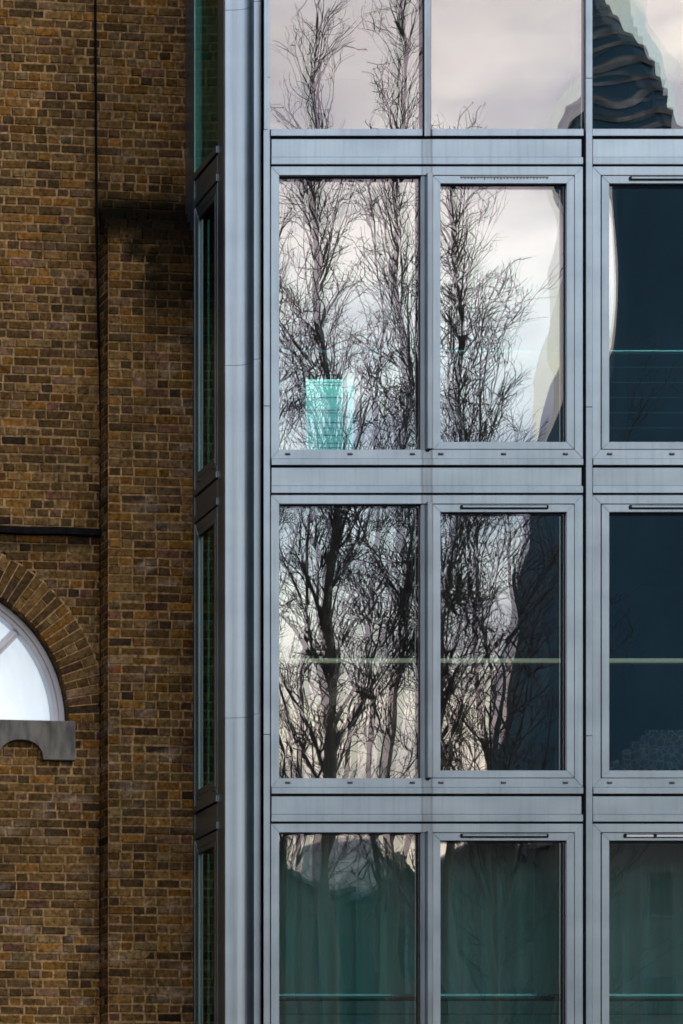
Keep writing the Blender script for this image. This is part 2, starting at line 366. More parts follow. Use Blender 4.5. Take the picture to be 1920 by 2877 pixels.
# corner cladding: strip, its left side, recessed face with a soft inner cove
cuts = [-995, 5, 1010, 2007, 3007]
prof = [(X(733.5), -.05), (X(733.5), -.002), (X(733.5)-.002, 0), (X(714)+.002, 0), (X(714), .002)]
cx0 = X(714)
prof += [(cx0, .085)]
for k in range(1, 9):
    t = k/8*math.pi/2; prof.append((cx0 - .115*(1-math.cos(t)), .085 + .06*math.sin(t)))
prof += [(X(648, .145), .1455), (XS+.006, .147), (XS, .153), (XS, .153+.018), (XS+.10, .19), (X(733.5), .19)]
cm = MB(); ys = [-1500]+cuts+[4144]
for a, b in zip(ys[:-1], ys[1:]):
    n = len(prof); za, zb = zf(a), zf(b)+.004
    if b == 4144: zb = 0
    vs = [(x, y, za) for x, y in prof] + [(x, y, zb) for x, y in prof]
    cm.add(vs, [tuple(range(n)), tuple(range(2*n-1, n-1, -1))] + [(i, (i+1) % n, n+(i+1) % n, n+i) for i in range(n)])
co = part(cm, 'corner_cladding', METAL)
bk = MB(); bk.box((XS+.02, .19, 0), (X(741), .24, zf(-1500))); bk.box((X(700,.145), .16, 0), (X(738), .188, zf(-1500))); part(bk, 'corner_backing', BLACK)
# left return of the bay
SL = .96
for gi in range(len(GS)-1):
    G, G2 = GS[gi], GS[gi+1]
    fr = MB(); z0, z1 = zf(G2-22), zf(G+80)
    if gi <= 1:
        fr.rect(.168, .725, zf(G2-24), zf(G2-5), -.04, .014, TS)
        W = part(fr, 'side_window', METAL)
        glaze(W, .168, .725, zf(G2-24), zf(G+83), .003, TS, 900+gi, mo=GL_SIDE, amp=.001)
    else:
        fr.ring(.168, .70, z0, z1, .045, .045, .08, .08, -.05, .004, TS); W = part(fr, 'side_window', METAL)
        s2 = MB(); s2.ring(.216, .652, z0+.083, z1-.083, .03, .03, .06, .05, -.05, .004, TS); sub(s2, 'sash', METAL, W)
        gasket(W, .214, .654, z0+.081, z1-.081, -.05, -.02, TS, .012)
        gasket(W, .246, .622, z0+.143, z1-.133, -.09, -.018, TS, .005)
        glaze(W, .246, .622, z0+.143, z1-.133, -.02, TS, 900+gi, mo=GL_SIDE, amp=.001)
        for uu in (.25, .60):
            c_ = MB(); c_.rect(uu-.02, uu+.02, z0+.045, z0+.062, .002, .016, TS, .004); sub(c_, 'drain_cap', DARKCAP, W)
    s_ = MB(); s_.rect(.17, .70, zf(G2+3), zf(G2+54), -.03, .004, TS); part(s_, 'spandrel_panel', METAL)
    s_ = MB(); s_.rect(.17, .70, zf(G2+55), zf(G2+75), -.03, .012, TS)
    if gi > 1: s_.rect(.17, .70, zf(G2-20.5), zf(G2-3), -.03, .016, TS)
    part(s_, 'spandrel_strip', METAL)
bk = MB()
for G in GS: bk.rect(.16, .73, zf(G-23), zf(G+84), -.25, -.028, TS, .001)
for a, b in ((.12, .172), (.70, .74)): bk.rect(a, b, 0, zf(GS[0]), -.09, -.052, TS, .001)
part(bk, 'gap_backing', BLACK)
part(joints(.03, .163, cuts, .0, TS), 'side_post', METAL)
part(joints(.705, .722, cuts, .010, TS), 'side_post', METAL)
part(joints(.727, SL+.1, cuts, .0, TS), 'side_post', METAL)

# structure: slabs, party walls, roof, rear wall with one window that lets the sky through
XR = X(2570); XL = XS+.12; YB = 4.4
st = MB()
for i, G in enumerate(GS):
    zt = zf(G+56); zb = zf(G-5) if i else zf(G-5)
    st.box((XL, .26, zf(G+72)), (XR, YB, zf(G+20)))
o = part(st, 'floor_slab', ROOM)
st = MB(); ztop = zf(-1500)
st.box((XR-.15, .1, 0), (XR, YB, ztop)); st.box((XL, YB+.3, ztop), (XR, YB+.31, ztop+.01)); st.box((XL+.6, 1.2, 0), (XL+.7, YB, ztop))
zwin0, zwin1 = zf(1311+20)+.02, Z(1046, YB); xa, xb = X(858, YB), X(1016, YB)
st.box((XL, YB, 0), (XR, YB+.2, zf(1311)+.55)); st.box((XL, YB, zwin1), (XR, YB+.2, ztop))
st.box((XL, YB, zf(1311)+.55), (xa, YB+.2, zwin1)); st.box((xb, YB, zf(1311)+.55), (XR, YB+.2, zwin1))
part(st, 'interior_wall', ROOM)
rw = MB(); z0, z1 = zf(1311)+.55, zwin1
rw.box((xa, YB+.05, z0), (xa+.03, YB+.12, z1)); rw.box((xb-.15, YB+.05, z0), (xb-.13, YB+.12, z1))
k = z0+.1
while k < z1: rw.box((xa, YB+.07, k), (xb, YB+.085, k+.004)); k += .137
rwo = part(rw, 'rear_window', mat('teal_frame', (.10, .30, .26), .5))
rg = MB(); rg.box((xa, YB+.09, z0), (xb, YB+.094, z1)); sub(rg, 'pane', TEAL, rwo)
rf = MB(); rf.box((XL-.1, .0, ztop), (XR+.05, YB+.4, ztop+.35)); part(rf, 'roof', METAL)

# ------------------------------------------------------------------ brick building
TH = math.atan(.087)
ex, ey = math.cos(TH), math.sin(TH)
P0 = Vector((X(520, 1.10), 1.10))
def TB(s, o_, z): return (P0.x + s*ex + o_*ey, P0.y + s*ey - o_*ex, z)    # o_ = outwards
def s_of(px, o_=0.0):
    t = (px - XP)/FPX            # (x-CX) = t*(DC+y)
    # P0.x+s ex+o ey-CX = t(DC+P0.y+s ey - o ex)
    return (t*(DC+P0.y-o_*ex) - P0.x - o_*ey + CX) / (ex - t*ey)
def z_of(py, s, o_=0.0): return Z(py, P0.y + s*ey - o_*ex)
def brick_material():
    m = mat('stock_brick', (.3, .2, .1), .9, spec=.1); t = m.node_tree; b = t.nodes['Principled BSDF']; LL = t.links.new
    at = N(t, 'ShaderNodeVertexColor'); at.layer_name = 'tone'; tc = N(t, 'ShaderNodeTexCoord')
    no = N(t, 'ShaderNodeTexNoise'); no.inputs['Scale'].default_value = 26; no.inputs['Detail'].default_value = 7; no.inputs['Roughness'].default_value = .65
    r = N(t, 'ShaderNodeValToRGB'); r.color_ramp.elements[0].position = .34; r.color_ramp.elements[0].color = (.25, .23, .22, 1)
    r.color_ramp.elements[1].position = .62; r.color_ramp.elements[1].color = (1.25, 1.22, 1.18, 1)
    LL(tc.outputs['Object'], no.inputs['Vector']); LL(no.outputs['Fac'], r.inputs[0])
    mu = N(t, 'ShaderNodeMix', data_type='RGBA', blend_type='MULTIPLY'); mu.inputs[0].default_value = .85
    LL(at.outputs[0], mu.inputs[6]); LL(r.outputs[0], mu.inputs[7]); LL(mu.outputs[2], b.inputs['Base Color'])
    n2 = N(t, 'ShaderNodeTexNoise'); n2.inputs['Scale'].default_value = 60; n2.inputs['Detail'].default_value = 6
    bp = N(t, 'ShaderNodeBump'); bp.inputs['Strength'].default_value = .7; bp.inputs['Distance'].default_value = .006
    LL(tc.outputs['Object'], n2.inputs['Vector']); LL(n2.outputs['Fac'], bp.inputs['Height']); LL(bp.outputs[0], b.inputs['Normal'])
    return m
BRICK = brick_material()
rb = random.Random(11)
TONES = [((.25, .165, .062), 5), ((.30, .205, .09), 5), ((.20, .14, .065), 4), ((.33, .19, .05), 4), ((.15, .11, .055), 2.6), ((.30, .21, .14), 1.5), ((.24, .14, .10), .8), ((.08, .06, .04), .5), ((.24, .09, .04), .12), ((.33, .26, .13), 1.5)]
def tone():
    t = rb.choices([a for a, _ in TONES], [b for _, b in TONES])[0]; k = rb.uniform(.36, .82)
    return (t[0]*k*1.12, t[1]*k*1.0, t[2]*k*.82)
SB = s_of(305, .20); SRET = s_of(286, 0)                # buttress corner
ZBT0, ZBT1 = z_of(668, SB, .2), z_of(600, SB, 0)        # weathered top of the buttress
ZBAND = z_of(1494, s_of(140))
def smooth(a, b, x): t = max(0, min(1, (x-a)/(b-a))); return t*t*(3-2*t)
def stain(s, z):
    n_ = noise.noise(Vector((s*3, z*2.3, 1.7))) ; n2_ = noise.noise(Vector((s*11, z*6, 5.1)))
    k = 1.0
    if s > SB-.03:
        d = 0
        dz = ZBT1-z
        blot = noise.noise(Vector((s*6, z*7, 12.2))) + .55*smooth(SB+.05, SB+.45, s) - .45*max(0, dz-.1)
        if -.14 < dz < .8: d = max(d, .9*smooth(.03, .32, blot))
        if dz > -.35: d = .97* max(d, (1-smooth(.10, .42+.25*n_, abs(dz-.06)))*.97)
        streak = smooth(SB+.25, SB+.5, s + .15*n_)
        d = max(d, streak*(1-smooth(.4, 1.9+.6*n_, dz))*.80*(1 if dz > -.1 else 0))
        streak2 = 1-smooth(.02, .10, abs(s-SB-.42+.05*n_)); d = max(d, streak2*(1-smooth(.6, 2.6, dz))*.55*(1 if dz > 0 else 0))
        k *= 1-d
    else:
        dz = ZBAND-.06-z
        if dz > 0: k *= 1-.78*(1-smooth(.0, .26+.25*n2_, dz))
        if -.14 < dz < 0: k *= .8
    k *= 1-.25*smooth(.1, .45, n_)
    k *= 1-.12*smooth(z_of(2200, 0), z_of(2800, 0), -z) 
    return max(k, .02)
def colour(base, s, z):
    k = stain(s, z); g_ = (1-k)*.003
    q = noise.noise(Vector((s*1.1+7, z*.8, 3.3)))*.5 + noise.noise(Vector((s*.4, z*.3, 9.3)))*.5; k *= 1+.45*q
    e = max(0, noise.noise(Vector((s*5.5, z*7, 21)))-.30)*2.2*(1 if (s > SB+.25 or z < ZBAND-1.1) else .25)*min(1, k*1.2)
    if e > 0: e = min(e, .7); base = tuple(b_*(1-e)+w_*e for b_, w_ in zip(base, (.42, .36, .29)))
    return (base[0]*k, base[1]*k+g_*.6, base[2]*k, 1)
def brick(mb, s0, s1, z0, z1, o_, base, T=None, dep=.05, lump=.004):
    T = T or TB; c = .005
    j = lambda a=.0035: rb.uniform(-a, a)
    ou = o_ + rb.uniform(-.004, .004); js = [(j(), j()) for _ in range(4)]
    cs = [(s0, z0), (s1, z0), (s1, z1), (s0, z1)]; sg = [(1, 1), (-1, 1), (-1, -1), (1, -1)]
    vs = []; co = []
    for (a, b), (q, r_) in zip(cs, js): vs.append(T(a+q, o_-dep, b+r_))
    for (a, b), (q, r_) in zip(cs, js): vs.append(T(a+q, ou-c, b+r_))
    for (a, b), (q, r_), (g1, g2) in zip(cs, js, sg): vs.append(T(a+q+g1*c, ou+j(.0015), b+r_+g2*c))
    for k in range(3):
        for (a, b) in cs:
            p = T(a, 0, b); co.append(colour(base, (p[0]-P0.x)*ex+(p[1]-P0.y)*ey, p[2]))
    fs = [(8, 9, 10, 11)] + [(4+i, 4+(i+1) % 4, 8+(i+1) % 4, 8+i) for i in range(4)] + [(i, (i+1) % 4, 4+(i+1) % 4, 4+i) for i in range(4)]
    mb.add(vs, fs, co)
MORT = (.44, .295, .14)
CH, JT = .0845, .0145
def courses(mb, mo, zlo, zhi, ext, o_, T=None, clip=None, ph=0):
    """ext(z)->list of (s0,s1) spans to fill"""
    n = int((zhi-zlo)/CH)
    for k in range(n+1):
        z0 = zlo+k*CH; z1 = min(z0+CH-JT, zhi)
        if z1-z0 < .02: continue
        kind = rb.choice(['S', 'F', 'F', 'H', 'H', 'F'])
        for (a, b) in ext((z0+z1)/2):
            # mortar sheet
            m = max(1, int((b-a)/.1)); tt = T or TB
            for q in range(m):
                u0, u1 = a+(b-a)*q/m, a+(b-a)*(q+1)/m
                vs = [tt(u0, o_-.005, z0-JT), tt(u1, o_-.005, z0-JT), tt(u1, o_-.005, z1+.001), tt(u0, o_-.005, z1+.001)]
                cc = []
                for v in vs:
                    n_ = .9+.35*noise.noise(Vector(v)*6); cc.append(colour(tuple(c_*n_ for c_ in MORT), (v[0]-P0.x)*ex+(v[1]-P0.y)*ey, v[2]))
                mo.add(vs, [(0, 1, 2, 3)], cc)
            u = a + (JT/2 if a > -9 else 0); first = True; i = rb.randint(0, 1)
            if k % 2: pass
            while u < b-.012:
                ln = {'S': .222, 'H': .107, 'F': (.222 if i % 2 else .107)}[kind]
                if first and k % 2: ln = ln*.5 if ln > .2 else ln*1.5*.6
                if rb.random() < .06: ln = .107 if ln > .15 else .222
                first = False; i += 1
                ln *= rb.uniform(.95, 1.05)
                e = min(u+ln, b-JT/2 if b < 90 else b)
                if b-e < .03: e = b-JT/2
                wob = .0035*math.sin(u*2.3+z0*5)
                if e-u > .012: brick(mb, u, e, z0+wob, z1+wob, o_, tone(), T)
                u = e+JT*rb.uniform(.8, 1.3)
# arch data
AC_s = s_of(-192); AZ = z_of(2026, s_of(100)); SC = (DC+1.0)/FPX
RI, RO = 398*SC, 508*SC
BB = thing('brick_building', 'old yellow stock brick building with half-round arched window and mossy buttress', 'building', (P0.x, P0.y, 0))
def bpart(mb, name, m, **k):
    o = mb.build(name, m, BB, **k); o.matrix_parent_inverse = Matrix.Translation(BB.location).inverted(); return o
SILL0, SILL1 = z_of(2137, s_of(150)), AZ
SL_, SLR = AC_s-(s_of(208)-AC_s), s_of(208)
def ext_wall(z):
    s0, s1 = -6.2, (SRET if z < ZBT1-.05 else .03)
    if z < ZBT1-.05: s1 = SRET+.1
    if z > AZ and z-AZ < RO:
        h = math.sqrt(RO*RO-(z-AZ)**2)+.008
        return [(s0, AC_s-h), (AC_s+h, s1)] if AC_s+h < s1-.02 else [(s0, AC_s-h)]
    return [(s0, s1)]
HB = 17.5
mb, mo = MB(), MB()
courses(mb, mo, 0.0, HB, ext_wall, 0.0)
# arch ring voussoirs
nv = int(math.pi*RI*1.12/.082)
mo.add([TB(AC_s+r_*math.cos(t), -.007, AZ+r_*math.sin(t)) for k in range(61) for t in [math.pi*k/60] for r_ in (RI+.004, RO+.012)],
       [(2*k, 2*k+1, 2*k+3, 2*k+2) for k in range(60)], [tuple(c_*.9 for c_ in MORT)+(1,)]*122)
for k in range(nv):
    a0, a1 = math.pi*k/nv, math.pi*(k+1)/nv
    sp_ = [0, 1] if k % 2 else [0, .34, .66, 1] if k % 4 == 0 else [0, .64, 1]
    for q0, q1 in zip(sp_[:-1], sp_[1:]):
        r0, r1 = RI+(RO-RI)*q0, RI+(RO-RI)*q1-.008; g_ = .0055
        def TV(s, o_, z, a0=a0, a1=a1): # s: radius, z: 0..1 across
            a = a0+(a1-a0)*z; rr = s; return TB(AC_s+rr*math.cos(a)+0, o_, AZ+rr*math.sin(a))
        gm = g_/(r0*(a1-a0))
        vs = []; col = []; base = tuple(c_*1.12 for c_ in tone()); j = lambda: rb.uniform(-.002, .002); ou = rb.uniform(-.003, .004)
        for o2, ins in ((-.12, 0), (ou-.005, 0), (ou, .005)):
            for (r_, z_) in ((r0+ins, gm), (r1-ins, gm), (r1-ins, 1-gm), (r0+ins, 1-gm)):
                zz = z_ + (ins/(r_*(a1-a0)) if z_ < .5 else -ins/(r_*(a1-a0)))
                p = TV(r_+j(), o2, zz); vs.append(p); col.append(colour(base, (p[0]-P0.x)*ex, p[2]))
        mb.add(vs, [(8, 9, 10, 11)] + [(4+i, 4+(i+1) % 4, 8+(i+1) % 4, 8+i) for i in range(4)] + [(i, (i+1) % 4, 4+(i+1) % 4, 4+i) for i in range(4)], col)
bpart(mb, 'brickwork', BRICK, colattr=True, recalc=True)
mo.add([TB(AC_s+r_*math.cos(t), -.06, AZ+r_*math.sin(t)) for k in range(61) for t in [math.pi*k/60] for r_ in (RI+.01, RO+.3)],
       [(2*k, 2*k+1, 2*k+3, 2*k+2) for k in range(60)], [tuple(c_*.5 for c_ in MORT)+(1,)]*122)
# intrados
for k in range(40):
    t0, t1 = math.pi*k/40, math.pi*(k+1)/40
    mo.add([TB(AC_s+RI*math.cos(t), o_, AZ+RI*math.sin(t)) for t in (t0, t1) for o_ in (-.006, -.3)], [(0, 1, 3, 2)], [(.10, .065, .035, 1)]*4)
bpart(mo, 'mortar', BRICK, colattr=True, recalc=False)
# buttress
mb, mo = MB(), MB()
courses(mb, mo, 0.0, ZBT0, lambda z: [(SB, .30)], .20)
TR = lambda s, o_, z: TB(SB - o_, s, z)      # left return: s runs outwards, o_ to the left
courses(mb, mo, 0.0, ZBT0, lambda z: [(-.02, .196)], .0, T=TR)
nst = 3
for q in range(nst):   # weathered sloping top in stepped, slumped courses
    f0, f1 = q/nst, (q+1)/nst; zz0 = ZBT0+(ZBT1-ZBT0)*f0+.001; zz1 = ZBT0+(ZBT1-ZBT0)*f1-.006; oo = .2*(1-f0)-.012
    u = SB
    while u < .28:
        ln = rb.choice((.107, .222)); 
        brick(mb, u, min(u+ln, .28), zz0, zz1+.012, oo, tone(), dep=.1); u += ln+.01
vs = [TB(SB+.01, .185, ZBT0-.02), TB(.28, .185, ZBT0-.02), TB(.28, 0, ZBT1), TB(SB+.01, 0, ZBT1)]
mo.add(vs, [(0, 1, 2, 3)], [(.02, .022, .012, 1)]*4)
mo.add([TB(SB+.01, .185, 0), TB(SB+.01, .185, ZBT0), TB(SB+.01, 0, ZBT1), TB(SB+.01, 0, 0)], [(0, 1, 2, 3)], [(.06, .05, .03, 1)]*4)
bo = bpart(mb, 'buttress', BRICK, colattr=True); bo['label'] = 'projecting brick buttress with black mossy top'
mo_ = mo.build('buttress_mortar', BRICK, bo, colattr=True, recalc=False)
# moss tufts on the slope
ms = MB(); rm = random.Random(5)
for _ in range(260):
    f = rm.random(); s = rm.uniform(SB-.02, .22); zc = ZBT0+(ZBT1-ZBT0)*f + rm.uniform(-.05, .03); oc = .2*(1-f)+.004
    c = Vector(TB(s, oc+rm.uniform(-.01, .012), zc)); r_ = rm.uniform(.006, .022)
    pts = [c+Vector((rm.uniform(-1, 1), rm.uniform(-1, 1), rm.uniform(-1, 1)*.7)).normalized()*r_*rm.uniform(.6, 1.2) for _ in range(6)]
    ms.add(pts, [(0, 1, 2), (0, 2, 3), (0, 3, 4), (0, 4, 5), (1, 2, 5), (3, 4, 1), (2, 3, 5)])
m_ = ms.build('moss', noisy('moss_green', (.006, .006, .004), (.022, .024, .009), 30, .95), bo, recalc=False); m_['kind'] = 'stuff'
# body behind the brick skin
bd = MB(); bd.box((-6.4, -8, 0), (-6.19, -.02, HB), T=lambda a, b, c: TB(a, b, c)); bd.box((-6.4, -.2, HB), (.3, .1, HB+.3), T=lambda a, b, c: TB(a, b, c))
bd.box((-6.3, -8, HB-.3), (.02, -.02, HB-.1), T=lambda a, b, c: TB(a, b, c)); bpart(bd, 'coping', noisy('coping_stone', (.2, .19, .17), (.3, .28, .25), 5, .9))
# dark band
bdm = MB(); s = -6.2; rbb = random.Random(2)
while s < s_of(283)-.01:
    e = min(s+.14, s_of(283)); k0 = .004*math.sin(s*9); k1 = .004*math.sin(e*9)
    h = .038; pr = [(0, -h), (.045, -h+.006), (.052, h-.014), (.03, h), (0, h+.006)]
    vs = [TB(s, o_, ZBAND+z_+k0) for o_, z_ in pr]+[TB(e, o_, ZBAND+z_+k1) for o_, z_ in pr]; n = 5
    bdm.add(vs, [tuple(range(n)), tuple(range(2*n-1, n-1, -1))]+[(i, (i+1) % n, n+(i+1) % n, n+i) for i in range(n)]); s = e
bpart(bdm, 'lead_band', noisy('black_lead', (.004, .004, .005), (.013, .012, .011), 15, .9, bump=.5, spec=.1))
# black cable running down beside the buttress
pts = []; rds = []
for k in range(0, 90):
    z = HB - k*HB/89.; py = YH-(z-EYE)/(DC+1.1)*FPX
    px = 268+4*smooth(0, 600, py)+12*smooth(560, 1300, py)
    pts.append(Vector(TB(s_of(px, .012)+.0015*math.sin(z*3.3), .012+.003*math.sin(z*2), z))); rds.append(.0115)
cb = MB(); cb.tube(pts, rds, 8); co_ = bpart(cb, 'cable', mat('black_cable', (.004, .004, .004), .9, 0, .1), smooth=True)
cl = MB()
for k in range(4, 88, 6): cl.box(tuple(pts[k]-Vector((.016, .006, .012))), tuple(pts[k]+Vector((.016, .012, .012))))
cl.build('cable_clip', BLACK, co_)
# arched window
WH = noisy('white_frame_paint', (.55, .58, .64), (.66, .69, .74), 3, .45)
aw = MB()
def arc(mb, r0, r1, o0, o1, n=64, a0=0, a1=math.pi, c=.006):
    vs = []
    for k in range(n+1):
        t = a0+(a1-a0)*k/n
        for r_, o_ in ((r0, o0), (r0, o1-c), (r0+c, o1), (r1-c, o1), (r1, o1-c), (r1, o0)):
            vs.append(TB(AC_s+r_*math.cos(t), o_, AZ+r_*math.sin(t)))
    mb.add(vs, [(6*k+i, 6*k+(i+1) % 6, 6*k+6+(i+1) % 6, 6*k+6+i) for k in range(n) for i in range(6)])
arc(aw, RI-.060, RI-.004, -.2, -.085); arc(aw, RI-.104, RI-.058, -.2, -.10)
TBW = lambda s, w, z: TB(s, w, z)
aw.rect(AC_s-RI+.03, AC_s+RI-.03, AZ+.001, AZ+.035, -.2, -.098, TBW, .005)
AW = bpart(aw, 'arched_window', WH, smooth=False)
mu_ = MB()
for ang in (45, 90, 135):
    t = R(ang); d = Vector((math.cos(t), math.sin(t))); p_ = Vector((-d.y, d.x)); 
    for hw, w1 in ((.044, -.115), (.018, -.10)):
        q = [Vector((AC_s, AZ))+d*.05+p_*hw, Vector((AC_s, AZ))+d*.05-p_*hw, Vector((AC_s, AZ))+d*(RI-.12)-p_*hw, Vector((AC_s, AZ))+d*(RI-.12)+p_*hw]
        mu_.prism([tuple(v) for v in q], -.19, w1, TBW, .006)
mu_.build('glazing_bar', WH, AW)
pg = MB(); n = 48
pg.add([TB(AC_s, -.15, AZ+.01)]+[TB(AC_s+(RI-.1)*math.cos(math.pi*k/n), -.15, AZ+.01+(RI-.1)*math.sin(math.pi*k/n)) for k in range(n+1)], [(0, k+1, k+2) for k in range(n)])
GLW = glass_mat('arched_glass', (.9, .97, 1), (.95, .98, 1), .07)
pg.build('pane', GLW, AW, recalc=False)
pb = MB(); pb.add([TB(AC_s-RI, -.3, AZ-.05), TB(AC_s+RI, -.3, AZ-.05), TB(AC_s+RI, -.3, AZ+RI), TB(AC_s-RI, -.3, AZ+RI)], [(0, 1, 2, 3)])
BL = noisy('white_blind_glow', (.80, .84, .86), (.86, .9, .91), 1.5, .8)
BL.node_tree.nodes['Principled BSDF'].inputs['Emission Color'].default_value = (.86, .94, 1, 1); BL.node_tree.nodes['Principled BSDF'].inputs['Emission Strength'].default_value = .86  # emission added to the blind so the arched panes come out bright
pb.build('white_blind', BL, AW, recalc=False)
# stone sill with scooped underside
zt, zb = SILL1-.0, SILL0; uL, uR = SL_, SLR
def scoop(cpx, wpx, hz):
    c_ = s_of(cpx); hw = (s_of(cpx+wpx)-c_); return [(c_+hw*math.cos(t), zb+hz*math.sin(t)**.8 if math.sin(t) > 0 else zb) for t in [math.pi*k/14 for k in range(15)]]
mir = lambda pts: [(2*AC_s-a, b) for a, b in pts][::-1]
sc = scoop(56, 62, 55*SC)
st = MB()
# build as vertical slices so that the outline may be concave
def under(s):
    for pts_ in (sc, mir(sc)):
        if pts_[-1][0] < s < pts_[0][0]:
            for (a, b), (c_, d) in zip(pts_[:-1], pts_[1:]):
                if c_ <= s <= a: return d+(b-d)*((s-c_)/(a-c_) if a > c_ else 0)
    return zb
xs = sorted(set([uL, uR]+[p[0] for p in sc]+[p[0] for p in mir(sc)]+[uL+(uR-uL)*k/40 for k in range(41)]))
prf = [(-.2, 0), (.028, 0), (.034, 1)]
for layer in range(1):
    V = []; 
    for x_ in xs:
        u_ = under(x_+1e-5 if x_ < uR else x_-1e-5)
        V += [TB(x_, -.2, zt), TB(x_, .03, zt), TB(x_, .036, zt-.006), TB(x_, .036, u_+.004), TB(x_, .032, u_), TB(x_, -.2, u_)]
    F = [(6*k+i, 6*k+(i+1) % 6, 6*k+6+(i+1) % 6, 6*k+6+i) for k in range(len(xs)-1) for i in range(6)]
    F += [tuple(range(6)), tuple(6*(len(xs)-1)+i for i in range(6))]
    st.add(V, F)
bpart(st, 'stone_sill', noisy('sill_stone', (.085, .085, .075), (.20, .20, .175), 5, .9, stretch=(2.5, 2.5, .7), bump=.4, bscale=80))

# ------------------------------------------------------------------ things inside the rooms
def curtain(px0, px1, gtop, gbot, d, label, seed, m):
    rr = random.Random(seed); x0, x1 = X(px0, d), X(px1, d); z0, z1 = zf(gbot), zf(gtop)
    c = thing('curtain', label, 'curtain', ((x0+x1)/2, d, z0), 'pleated curtains drawn behind the lowest windows')
    n = 260; prof = []; ph = 0; 
    amps = []; x = x0
    f = []
    for i in range(n+1):
        u = i/n; xx = x0+(x1-x0)*u
        a = .085*(abs(math.sin(xx*17+1.2*math.sin(xx*3.1+seed)))**.6*2-1) + .014*math.sin(xx*57+seed*2+1.5*math.sin(xx*4)) + .02*math.sin(xx*9+seed)
        prof.append((xx, a))
    vs = []; rows = 14
    for j in range(rows+1):
        t = j/rows; z = z0+(z1-z0)*t
        for (xx, a) in prof:
            k = .75+.35*(1-t)+.1*math.sin(t*5+xx*3)
            vs.append((xx-c.location.x+.006*math.sin(t*4+xx*8), a*k, z-c.location.z))
    mb = MB(); W_ = n+1
    mb.add(vs, [(j*W_+i, j*W_+i+1, (j+1)*W_+i+1, (j+1)*W_+i) for j in range(rows) for i in range(n)])
    o = mb.build('drape', m, c, smooth=True, recalc=False)
    sm = o.modifiers.new('thickness', 'SOLIDIFY'); sm.thickness = .004
    tr = MB(); tr.box((x0-c.location.x, -.02, z1-z0), (x1-c.location.x, .02, z1-z0+.03)); tr.build('curtain_track', mat('track', (.2, .2, .2), .5), c)
CUR = noisy('curtain_cloth', (.60, .66, .62), (.70, .76, .72), 3, .9, stretch=(6, 6, .3))
curtain(745, 1196, 2234+72, 3150, .42, 'pale pleated curtain behind the lowest wide fixed window, nearest the brick wall', 1, CUR)
curtain(1212, 1636, 2234+72, 3150, .45, 'pleated curtain behind the lowest middle window, between fin and thick mullion', 2, CUR)
curtain(1668, 2540, 2234+72, 3150, .50, 'pleated curtain behind the lowest window on the right edge, under the white segmented vent', 3, CUR)

def balustrade(bay, d, py_rail, gfl, m, label, rad, wires, wm):
    x0, x1 = X(745+bay*903, d), X(1636+bay*903, d); z = Z(py_rail, d); zfl = zf(gfl)
    b = thing('balustrade', label, 'balustrade', (x0, d, zfl), 'wire balustrades inside the windows')
    mb = MB(); mb.tube([Vector((0, 0, z-zfl)), Vector((x1-x0, 0, z-zfl))], [rad, rad], 12); hr = mb.build('handrail', m, b, smooth=False)
    if m is DRAIL:
        mb = MB(); zc = z-zfl+rad+.001; q_ = [(-.014, zc), (0, zc), (0, zc+.02), (-.008, zc+.02)]
        mb.add([(0, a, b_) for a, b_ in q_]+[(x1-x0, a, b_) for a, b_ in q_], [(0, 1, 2, 3), (4, 7, 6, 5), (0, 4, 5, 1), (1, 5, 6, 2), (2, 6, 7, 3), (3, 7, 4, 0)]); mb.build('rail_highlight', GLINTM, hr)  # pale strip added on the dark rail, tilted to make its highlight
    for k in range(wires):
        mb = MB(); zz = z-zfl-.14*(k+1)
        if zz < .08: break
        mb.tube([Vector((0, .01, zz)), Vector((x1-x0, .01, zz))], [.0035]*2, 6); mb.build('wire', wm, b)
    for f in ((.02, .985)):
        mb = MB(); mb.box(((x1-x0)*f-.012, .02, 0), ((x1-x0)*f+.012, .05, z-zfl-rad)); mb.build('post', wm, b)
GLINTM = mat('dull_steel', (.42, .46, .46), .35, 1.0)
DRAIL = mat('dark_rail', (.10, .16, .16), .25, .9)
WIRE = mat('wire_steel', (.22, .26, .26), .4, .8)
DWIRE = mat('wire_dark', (.02, .03, .03), .5, .3)
for bay in (0, 1):
    side = 'left, behind the reflected trees' if bay == 0 else 'right, behind the dark navy glass'
    balustrade(bay, .25, 988, 388+923+20, RAIL, 'thin bright steel rail with wires in second window row, '+side, .014, 9, WIRE)
    balustrade(bay, .25, 1856, 1311+923+20, GLOW_RAIL, 'cream handrail with added glow crossing the third window row, '+side, .020, 0, WIRE)
    balustrade(bay, .22, 2806, 2234+923+20, DRAIL, 'dark teal handrail before the curtains, '+('left bay' if bay == 0 else 'right bay'), .022, 9, DWIRE)
# patterned sofa in the third row, right
zfl = zf(2234+20); sx0 = X(1735, 1.0)
S = thing('sofa', 'reddish patterned sofa back seen low in the dark right window of the third row', 'sofa', (sx0+1, 1.0, zfl))
def pat():
    m = mat('patterned_cloth', (.35, .15, .16), .9); t = m.node_tree; b = t.nodes['Principled BSDF']
    tc_ = N(t, 'ShaderNodeTexCoord'); v = N(t, 'ShaderNodeTexVoronoi'); v.feature = 'DISTANCE_TO_EDGE'; v.inputs['Scale'].default_value = 16
    r = N(t, 'ShaderNodeValToRGB'); r.color_ramp.elements[0].color = (.75, .45, .45, 1); r.color_ramp.elements[1].color = (.32, .10, .12, 1); r.color_ramp.elements[0].position = .02; r.color_ramp.elements[1].position = .12
    t.links.new(tc_.outputs['Object'], v.inputs['Vector']); t.links.new(v.outputs[0], r.inputs[0]); t.links.new(r.outputs[0], b.inputs['Base Color']); return m
PAT = pat()
